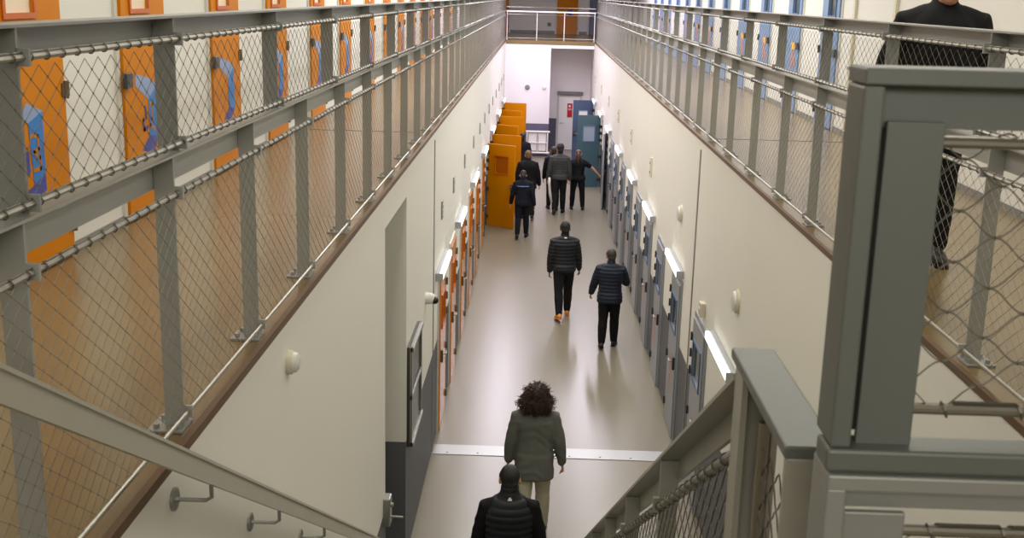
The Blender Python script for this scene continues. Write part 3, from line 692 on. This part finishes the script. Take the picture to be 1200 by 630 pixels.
def person(label, loc, rz, h, legs, arms, top='jacket', mtop='puff', mbot='blk', mshoe='shoe', skin='skin', hair='short', mhair='hblk',
           lean=2, head=(0, 0), bulk=1.0, puff=0.0, hem=.80, collar=True, short_sleeve=False, vest=None, sh=.185, extra=None, hipw=1.0):
    """legs=((thigh_fwd, knee, abd) left, right); arms=((fwd, abd, elbow, inward) left, right); faces +y locally"""
    S = h / 1.742
    t = thing('person', label, 'person', loc, rz)
    # legs, feet; find the pelvis height from the lower foot
    L = {}
    for s, (a, kb, ab) in zip((-1, 1), legs):
        hip = V((.088 * s * hipw, 0, 0)); A, B = R(a), R(a - kb); ab = R(ab)
        d1 = V((s * math.sin(ab), math.sin(A) * math.cos(ab), -math.cos(A) * math.cos(ab)))
        d2 = V((s * math.sin(ab) * .6, math.sin(B), -math.cos(B))).normalized()
        knee = hip + d1 * .43; ank = knee + d2 * .41
        fp = max(0.0, -(a - kb) - 12) * .8           # heel lifts when the shank trails
        fp = R(min(fp, 55)); fd = V((s * .14, math.cos(fp), -math.sin(fp))).normalized(); fu = V((0, math.sin(fp), math.cos(fp)))
        heel = ank - fd * .055 - fu * .055; ball = ank + fd * .11 - fu * .06; toe = ank + fd * .185 - fu * .06
        L[s] = [hip, knee, ank, heel, ball, toe, fd, fu]
    zmin = min(min(q[i].z for i in (3, 4, 5)) for q in L.values()) - .028
    pz = -zmin; PEL = V((0, 0, pz))
    for q in L.values():
        for i in range(6): q[i] = q[i] + PEL
    dzz = pz - .93
    ln = R(lean)
    def T(p):   # upper body: lean about the pelvis
        p = V(p); y, z = p.y, p.z - .93
        return V((p.x, y * math.cos(ln) + z * math.sin(ln), pz + z * math.cos(ln) - y * math.sin(ln)))
    def TS(secs): return [(T((c[0], c[1], c[2])), rx, ry) for c, rx, ry in secs]
    hy, hp = R(head[0]), R(head[1])
    HR = Matrix.Rotation(hy, 3, 'Z') @ Matrix.Rotation(-hp, 3, 'X')
    neck0 = V((0, -.012, 1.47))
    def Hd(p):
        q = HR @ (V(p) - neck0); k = min(max((V(p).z - 1.50) / .08, 0), 1)
        return T(neck0 + V((q.x * (1 + .06 * k), q.y * (1 + .05 * k), q.z - .026 * k)))
    # ---- arms
    AR = {}
    for s, (fw, ab, el, inn) in zip((-1, 1), arms):
        sho = V((sh * s, -.005, 1.378)); fw, ab2, e, ii = R(fw), R(ab), R(fw) + R(el), R(inn)
        d1 = V((s * math.sin(ab2), math.sin(fw) * math.cos(ab2), -math.cos(fw) * math.cos(ab2)))
        d2 = V((s * math.sin(ab2) * .7 - s * math.sin(ii), math.sin(e), -math.cos(e))).normalized()
        elb = sho + d1 * .285; wr = elb + d2 * .245
        AR[s] = [T(sho), T(elb), T(wr), (T(wr) - T(elb)).normalized()]
    # ---- body (skin): one continuous surface
    b = MB()
    loft(b, TS([((0, 0, .84), .12, .09), ((0, 0, .95), .14 * hipw, .10), ((0, 0, 1.08), .125, .09), ((0, 0, 1.22), .135, .095), ((0, 0, 1.34), .15, .10), ((0, -.005, 1.41), .13, .085), ((0, -.01, 1.46), .075, .065), ((0, -.01, 1.5), .052, .055)]))
    b.capsule([T((0, -.012, 1.44)), Hd((0, .002, 1.58))], [(.058, .06), (.053, .056)], 14)
    c = Hd((0, .012, 1.645))
    M3 = Matrix.Rotation(-ln, 3, 'X') @ HR
    b.ell(c, (.076, .097, .108), 22, 16, M3)
    b.ell(Hd((0, .052, 1.585)), (.052, .052, .062), 16, 12, M3)             # jaw
    b.ell(Hd((0, .088, 1.552)), (.022, .018, .016), 10, 8, M3)              # chin
    b.capsule([Hd((0, .100, 1.645)), Hd((0, .122, 1.612))], [.010, .014], 8)  # nose
    b.ell(Hd((0, .100, 1.572)), (.024, .010, .006), 10, 6, M3); b.ell(Hd((0, .099, 1.583)), (.026, .010, .005), 10, 6, M3)   # lips
    b.capsule([Hd((-.042, .085, 1.668)), Hd((.042, .085, 1.668))], [.010, .010], 8)   # brow
    for s in (-1, 1): b.ell(Hd((.078 * s, .002, 1.625)), (.012, .02, .032), 10, 8, M3)
    for s in (-1, 1):
        q = AR[s]; d = q[3]
        b.capsule([q[0], q[1]], [.046, .038], 12); b.capsule([q[1], q[1].lerp(q[2], .35), q[2]], [.038, .039, .026], 12)
        side = V((s, 0, 0)); side = (side - d * side.dot(d)).normalized(); fr = side.cross(d) * s
        if fr.y < 0 and abs(fr.y) > .3: fr = -fr
        pal = -side                                                          # palm faces the body
        w = q[2]; kn = w + d * .088
        b.capsule([w, w + d * .03, kn], [(.020, .026), (.015, .036), (.013, .040)], 12, ref=side)
        for k, ln_ in enumerate((.072, .082, .076, .058)):
            bs = kn + fr * (.032 - .0215 * k) - d * .012; dd = d; pts = [bs]
            for j, fl in enumerate((.46, .31, .23)):
                dd = (dd + pal * (.22 + .16 * j + .05 * k)).normalized(); pts.append(pts[-1] + dd * ln_ * fl)
            b.capsule(pts, [.0088, .0085, .0078, .0066], 8)
        tb = w + d * .026 + fr * .026; dd = (d * .75 + fr * .6 + pal * .25).normalized(); t2 = tb + dd * .036; dd = (d * .95 + pal * .35).normalized()
        b.capsule([tb, t2, t2 + dd * .028], [.0125, .0105, .0082], 8)
        q2 = L[s]; b.capsule([q2[0], q2[1]], [.078, .050], 12); b.capsule([q2[1], q2[1].lerp(q2[2], .3) - V((0, .012, 0)), q2[2]], [.050, .050, .028], 12)
        b.capsule([q2[3] + q2[7] * .022 + q2[6] * .03, q2[4] + q2[7] * .012], [.022, .018], 10)
    remesh('body', b, M[skin], t, .0062, 3)
    body = t.children[0]
    for s in (-1, 1):
        obj('eye', MB().ell(Hd((.032 * s, .094, 1.648)), (.012, .008, .008), 10, 8), M['eye'], t, True, world=False)
    # ---- trousers
    b = MB(); k = 1.0 + (bulk - 1) * .6
    loft(b, [(PEL + V((0, 0, -.12)), .15 * k * hipw, .115 * k), (PEL + V((0, -.008, -.04)), .172 * k * hipw, .132 * k), (PEL + V((0, -.004, .06)), .162 * k * hipw, .122 * k), (PEL + V((0, math.sin(ln) * .14, .15)), .148 * k, .112 * k)])
    for s in (-1, 1):
        q = L[s]; an = q[2] - (q[2] - q[1]).normalized() * .0
        b.capsule([q[0] + V((0, 0, .0)), q[0].lerp(q[1], .5), q[1]], [.100 * k, .090 * k, .073 * k], 16)
        b.capsule([q[1], q[1].lerp(an, .35) + V((0, -.012, 0)), an.lerp(q[1], .06)], [.073 * k, .073 * k, .058 * k], 16)
    def wr_(co, n):  # soft folds at the knee and ankle
        return .0016 * math.sin(co.z * 52 + co.x * 45 + 3 * math.sin(co.y * 22 + co.z * 9)) * (1 if co.z < pz - .2 else .3)
    remesh('trousers', b, M[mbot], t, .011, 5, wr_)
    # ---- shoes
    for s in (-1, 1):
        q = L[s]; hh, ba, to, fd, fu = q[3], q[4], q[5], q[6], q[7]
        b = MB()
        b.capsule([hh + fu * .022, hh.lerp(ba, .5) + fu * .026, ba + fu * .018, to + fu * .010], [(.042, .036), (.044, .036), (.036, .046), (.026, .036)], 14, ref=fu)
        b.capsule([q[2] - fu * .02 - fd * .008, q[2] + fu * .03 - fd * .005], [.046, .045], 12); b.capsule([q[2] - fu * .005, q[4] + fu * .025], [.04, .03], 12)
        def cut(co, n, base=hh, up=fu): return 0.0
        so = remesh('shoe', b, M[mshoe], t, .008, 3)
        sb = MB(); rows = [(hh - fd * .035, .033), (hh, .040), (hh.lerp(ba, .5), .038), (ba, .047), (to, .038), (to + fd * .028, .02)]
        sd = fd.cross(fu).normalized()
        pts = [(p, w) for p, w in rows]; vs = []
        for up_ in (-.028, -.006):
            vs += [p + fu * up_ + sd * w for p, w in pts] + [p + fu * up_ - sd * w for p, w in pts[::-1]]
        n = len(pts) * 2
        sb.add(vs, [tuple(range(n))[::-1], tuple(range(n, 2 * n))] + [(i, (i + 1) % n, n + (i + 1) % n, n + i) for i in range(n)])
        obj('sole', sb, M['black'] if mshoe == 'shoe' else M['oshoe'], so, world=False)
    # ---- top
    b = MB(); g = bulk
    loft(b, TS([((0, -.003, hem), .184 * g * hipw, .146 * g), ((0, -.003, hem + .08), .186 * g * hipw, .148 * g), ((0, 0, .96), .178 * g * hipw, .138 * g), ((0, 0, 1.0), .168 * g, .126 * g), ((0, 0, 1.12), .164 * g, .122 * g), ((0, 0, 1.24), .176 * g, .128 * g), ((0, -.004, 1.34), .187 * g, .130 * g),
                ((0, -.008, 1.40), .150 * g, .112 * g), ((0, -.012, 1.452), .098 * g, .088 * g), ((0, -.012, 1.485), .078, .076)]))
    if collar: b.capsule([T((0, -.014, 1.47)), T((0, -.010, 1.525))], [(.074, .078), (.066, .070)], 18)
    for s in (-1, 1):
        q = AR[s]; d = q[3]
        b.capsule([T((.085 * s, -.005, 1.405)), q[0], q[0].lerp(q[1], .5), q[1]] if not short_sleeve else [T((.085 * s, -.005, 1.405)), q[0], q[0].lerp(q[1], .62)], ([.066 * g, .071 * g, .066 * g, .058 * g])[:4 if not short_sleeve else 3], 14)
        if not short_sleeve: b.capsule([q[1], q[1].lerp(q[2], .4), q[2] - d * .006], [.058 * g, .056 * g, .043 * g], 14)
    if puff:
        def fn(co, n, a=puff): return a * (abs(math.sin((co.z - pz) * math.pi / .062)) ** .6 - .45) if co.z > pz - .2 else 0
    else:
        def fn(co, n): return .0022 * math.sin(co.z * 38 + 30 * abs(co.x) + 3 * math.sin(co.y * 16 + co.z * 12 + 9 * co.x)) + .002 * math.sin(co.z * 21 - 34 * co.x)
    jk = remesh(top, b, M[mtop], t, .011 if puff else .012, 5, fn)
    if vest:
        b = MB(); g2 = g * 1.09
        loft(b, TS([((0, -.003, hem - .01), .176 * g2, .134 * g2), ((0, 0, 1.0), .170 * g2, .128 * g2), ((0, 0, 1.12), .168 * g2, .126 * g2), ((0, 0, 1.24), .176 * g2, .132 * g2), ((0, -.004, 1.34), .178 * g2, .134 * g2), ((0, -.008, 1.40), .148 * g2, .118 * g2), ((0, -.012, 1.455), .115 * g2, .094 * g2), ((0, -.012, 1.49), .084, .082)]))
        b.capsule([T((0, -.014, 1.47)), T((0, -.010, 1.54))], [(.082, .086), (.076, .08)], 18)
        def fv(co, n): return .010 * (abs(math.sin((co.z - pz) * math.pi / .06)) ** .6 - .45)
        jk = remesh('vest', b, M[vest], t, .011, 4, fv)
    if puff or vest or collar:
        pass
    # ---- hair
    if hair == 'short':
        b = MB(); b.ell(Hd((0, -.008, 1.672)), (.088, .102, .098), 22, 14, M3); b.ell(Hd((0, -.045, 1.612)), (.072, .062, .080), 18, 12, M3)
        for q_ in (-1, 1): b.ell(Hd((.074 * q_, .02, 1.655)), (.014, .03, .045), 10, 8, M3)
        remesh('hair', b, M[mhair], t, .008, 2, lambda co, n: .0035 * math.sin(co.x * 190) * math.sin(co.z * 170 + co.y * 120))
    elif hair == 'crop':
        b = MB(); b.ell(Hd((0, -.008, 1.668)), (.085, .100, .098), 22, 14, M3); b.ell(Hd((0, -.042, 1.61)), (.070, .060, .080), 18, 12, M3)
        for q_ in (-1, 1): b.ell(Hd((.072 * q_, .02, 1.655)), (.014, .03, .045), 10, 8, M3)
        remesh('hair', b, M[mhair], t, .008, 2, lambda co, n: .0022 * math.sin(co.x * 210 + co.z * 60) * math.sin(co.z * 190 + co.y * 150))
    elif hair == 'full':
        b = MB(); b.ell(Hd((0, -.01, 1.682)), (.094, .106, .102), 22, 14, M3); b.ell(Hd((0, -.05, 1.61)), (.074, .06, .085), 18, 12, M3)
        remesh('hair', b, M[mhair], t, .009, 2, lambda co, n: .006 * math.sin(co.x * 130 + co.z * 40) * math.sin(co.z * 110 + co.y * 90))
    elif hair == 'pony':
        b = MB(); b.ell(Hd((0, -.008, 1.672)), (.083, .098, .094), 22, 14, M3); b.ell(Hd((0, -.045, 1.63)), (.066, .058, .07), 18, 12, M3)
        hr = remesh('hair', b, M[mhair], t, .009, 2)
        b = MB(); b.capsule([Hd((0, -.10, 1.675)), Hd((0, -.135, 1.64)), Hd((.004, -.135, 1.54)), Hd((.006, -.125, 1.44)), Hd((.004, -.12, 1.36))], [.024, .036, .042, .036, .016], 12)
        remesh('ponytail', b, M[mhair], t, .008, 2, lambda co, n: .004 * math.sin(co.x * 240 + co.z * 20))
    elif hair == 'curly':
        rnd = random.Random(3); b = MB()
        b.ell(Hd((0, -.03, 1.665)), (.125, .118, .112), 24, 16, M3); b.ell(Hd((0, -.05, 1.575)), (.172, .115, .118), 24, 16, M3)
        hr = remesh('hair', b, M[mhair], t, .010, 2, lambda co, n: .012 * math.sin(co.x * 90 + 3 * math.sin(co.z * 40)) * math.sin(co.z * 80 + co.y * 60))
        cl = MB()
        tree = [v.co.copy() for v in hr.data.vertices]; nrm = [v.normal.copy() for v in hr.data.vertices]
        for _ in range(900):
            i = rnd.randrange(len(tree)); p = tree[i]; n = nrm[i]
            if n.y > .75: continue
            o = n * rnd.uniform(.006, .03); tang = V((0, 0, -1)); tang = (tang - n * tang.dot(n)); tang = tang.normalized() if tang.length > .1 else V((0, 0, -1))
            w = n.cross(tang); pts = []; ph = rnd.uniform(0, 6.28); rr = rnd.uniform(.006, .013); ll = rnd.uniform(.03, .075)
            for j in range(9):
                u = j / 8; pts.append(p + o * u * 1.6 + tang * ll * u + (n * math.cos(ph + u * 9) + w * math.sin(ph + u * 9)) * rr)
            cl.tube(pts, [.0035 - .0016 * j / 8 for j in range(9)], 4)
        obj('curls', cl, M[mhair], t, True, world=False)
    t.scale = (S, S, S)
    if extra: extra(t, T, jk, pz)
    return t
def back_patch(name, t, garment, quads, m, lift=.003):
    """thin marks laid on the back of a garment; quads in local x,z"""
    me = garment.data; bv = BVHTree.FromPolygons([v.co.copy() for v in me.vertices], [tuple(p.vertices) for p in me.polygons])
    b = MB()
    for (xa, xb, za, zb, n) in quads:
        pts = []
        for j in (0, 1):
            for i in range(n + 1):
                x = xa + (xb - xa) * i / n; z = (za, zb)[j]; r = bv.ray_cast(V((x, -1, z)), V((0, 1, 0)))
                y = r[0].y if r[0] is not None else -.13
                pts.append(V((x, y - lift, z)))
        b.add(pts, [(i, i + 1, n + 2 + i, n + 1 + i) for i in range(n)])
    obj(name, b, m, garment, world=False)

# curly-haired woman nearest the stairs
person('person with shoulder-length curly dark hair in a grey-green fleece and pale trousers', (.07, 11.42, 0), R(2), 1.73,
       ((-10, 12, 2), (9, 6, 2)), ((3, 13, 10, 4), (-4, 15, 14, 2)), 'fleece_jacket', 'fleece', 'khaki', 'shoe', hair='curly', mhair='hbrn', bulk=1.16, hem=.70, sh=.19, lean=1)
# man in the vest on the bottom steps
def ex(t, T, jk, pz):
    z = T((0, 0, 1.475)).z
    back_patch('logo', t, jk, [(-.018, .018, z, z + .012, 3), (-.010, .010, z + .012, z + .026, 2)], M['logo'], .004)
person('person in a black padded vest and black sleeves coming off the stairs', (-.14, 8.80, .171), R(3), 1.74,
       ((24, 34, 1), (2, 4, 1)), ((6, 13, 12, 2), (0, 14, 10, 0)), 'sweater', 'blk', 'blk', 'shoe', hair='crop', mhair='hblk', bulk=1.08, vest='puff', lean=4, head=(0, 6), sh=.19, extra=ex)
# the pair in quilted jackets
def ex(t, T, jk, pz):
    z = T((0, 0, 1.46)).z; back_patch('logo', t, jk, [(-.02, .02, z, z + .014, 3)], M['logo'], .004)
person('person in a black quilted jacket and orange shoes walking up mid-corridor', (.55, 20.12, 0), R(6), 1.80,
       ((-16, 10, 1), (14, 8, 1)), ((2, 9, 8, 4), (8, 12, 16, 0)), 'quilted_jacket', 'puff', 'blk2', 'oshoe', skin='skin_d', hair='short', mhair='hblk', bulk=1.12, puff=.011, hem=.86, extra=ex, sh=.19)
person('person in a navy quilted jacket and black shoes beside the slate doors', (1.28, 18.42, 0), R(-6), 1.68,
       ((-8, 10, 1), (6, 4, 1)), ((12, 18, 22, 0), (30, 16, 60, 30)), 'quilted_jacket', 'navy', 'blk', 'shoe', hair='crop', mhair='hgry', bulk=1.18, puff=.010, hem=.80, lean=3, head=(14, 4), sh=.19)
# guard with pale piping
def ex(t, T, jk, pz):
    z = T((0, 0, 1.33)).z; back_patch('piping', t, jk, [(-.15, .15, z, z + .016, 14)], M['stripe'], .004)
person('person in dark uniform with pale blue piping across the back, by the open orange doors', (-.31, 27.05, 0), R(-3), 1.66,
       ((-10, 14, 1), (10, 6, 1)), ((4, 15, 16, 0), (-4, 14, 12, 0)), 'uniform_jacket', 'uni', 'uni', 'shoe', hair='crop', mhair='hblk', bulk=1.1, hem=.84, lean=4, head=(8, 22), extra=ex)
person('broad person with short light brown hair in a dark jacket ahead of the piping', (-.22, 29.5, 0), R(4), 1.80,
       ((4, 6, 2), (-10, 14, 2)), ((2, 15, 14, 2), (4, 15, 14, 2)), 'jacket', 'blk', 'blk', 'shoe', hair='crop', mhair='hlbr', bulk=1.24, hem=.78, lean=3, head=(0, 8))
person('person in dark clothes half hidden behind the open orange doors', (-.44, 34.2, 0), R(10), 1.70,
       ((-4, 6, 1), (6, 4, 1)), ((4, 9, 12, 2), (0, 9, 12, 2)), 'jacket', 'uni', 'uni', 'shoe', hair='crop', mhair='hblk', bulk=1.05, hem=.84)
gp = person('tall person in a grey padded jacket and black trousers with swept-up dark hair', (.62, 30.4, 0), R(-2), 1.88,
       ((-12, 10, 1), (8, 5, 1)), ((-6, 12, 12, 0), (2, 10, 14, 2)), 'padded_jacket', 'greyp', 'blk2', 'shoe', hair='full', mhair='hblk', bulk=1.13, puff=.008, hem=.86, lean=1)
person('person in black walking close by the tall grey padded jacket', (.46, 30.95, 0), R(4), 1.74,
       ((8, 6, 1), (-8, 10, 1)), ((2, 10, 12, 2), (4, 8, 12, 2)), 'jacket', 'blk', 'blk', 'shoe', hair='crop', mhair='hbrn', bulk=1.08, hem=.82)
person('person with an auburn ponytail in black uniform reaching for the slate door', (1.13, 31.0, 0), R(-2), 1.66,
       ((2, 3, 4), (-2, 3, 6)), ((4, 14, 14, 0), (14, 54, 6, -22)), 'uniform_shirt', 'blk', 'blk', 'shoe', hair='pony', mhair='hgin', bulk=1.12, hem=.86, short_sleeve=True, hipw=1.1, sh=.175, head=(-4, 2))
person('person in black with arms bent standing behind the gallery railing of the blue doors', (2.43, 7.15, GZ), R(168), 1.87,
       ((0, 2, 1), (4, 4, 1)), ((-12, 18, 44, 26), (-8, 18, 40, 26)), 'jacket', 'blk', 'blk', 'shoe', hair='crop', mhair='hblk', bulk=1.2, hem=.78, lean=2, head=(10, 14))
# towel carried by the tall man
t = thing('white_towel', 'long white folded towel hanging beside the tall grey padded jacket', 'towel', (.36, 30.1, .5))
m = MB()
for dx, w in ((0, .028), (.012, .022)):
    m.tube([(.345 + dx, 30.12 - dx, 1.0), (.35 + dx, 30.12 - dx, .8), (.37 + dx, 30.12, .6), (.42 + dx, 30.12, .34)], [(.009, w), (.011, w * 1.1), (.010, w * 1.15), (.008, w)], 10, ref=(0, 1, 0))
obj('fold', m, M['towel'], t, True)

# ------------------------------------------------------------------ light
def area(name, loc, size, power, col, rot=(0, 0, 0)):
    l = bpy.data.lights.new(name, 'AREA'); l.shape = 'RECTANGLE'; l.size, l.size_y = size; l.energy = power; l.color = col
    o = bpy.data.objects.new(name, l); C.objects.link(o); o.location = loc; o.rotation_euler = rot; return o
WARM = (1, .96, .84); NEU = (1, .985, .955); COOL = (.90, .84, 1.0)
area('front_fill', (.3, -2.4, 6.7), (3.0, .8), 85, WARM, (R(62), 0, 0))  # added fill behind the camera, brightens posts and rails facing it
for x in (-1.5, 2.7):
    area('gallery_lamp', (x, 8, 7.2), (.3, 12), 62, WARM)
    area('gallery_lamp', (x, 22, 7.2), (.3, 14), 130, NEU)
    area('gallery_lamp', (x, 36, 7.2), (.3, 12), 210, COOL)
for x in (-.95, 1.7):  # added fill rows over the void, brighten the lower walls; no fixtures
    area('void_fill', (x, 8, 7.25), (.4, 9), 92, WARM)
    area('void_fill', (x, 20, 7.25), (.4, 13), 275, NEU)
    area('void_fill', (x, 34.5, 7.25), (.4, 12), 400, COOL)
w = bpy.data.worlds.new('world'); bpy.context.scene.world = w; w.use_nodes = True
w.node_tree.nodes['Background'].inputs[0].default_value = (.05, .05, .05, 1)

sc = bpy.context.scene
sc.view_settings.view_transform = 'Standard'; sc.view_settings.look = 'None'; sc.view_settings.gamma = 1; sc.view_settings.exposure = 0.0
sc.view_settings.use_curve_mapping = False
sc.cycles.max_bounces = 8; sc.cycles.diffuse_bounces = 5; sc.cycles.glossy_bounces = 4; sc.cycles.use_denoising = True
sc.cycles.sample_clamp_indirect = 8
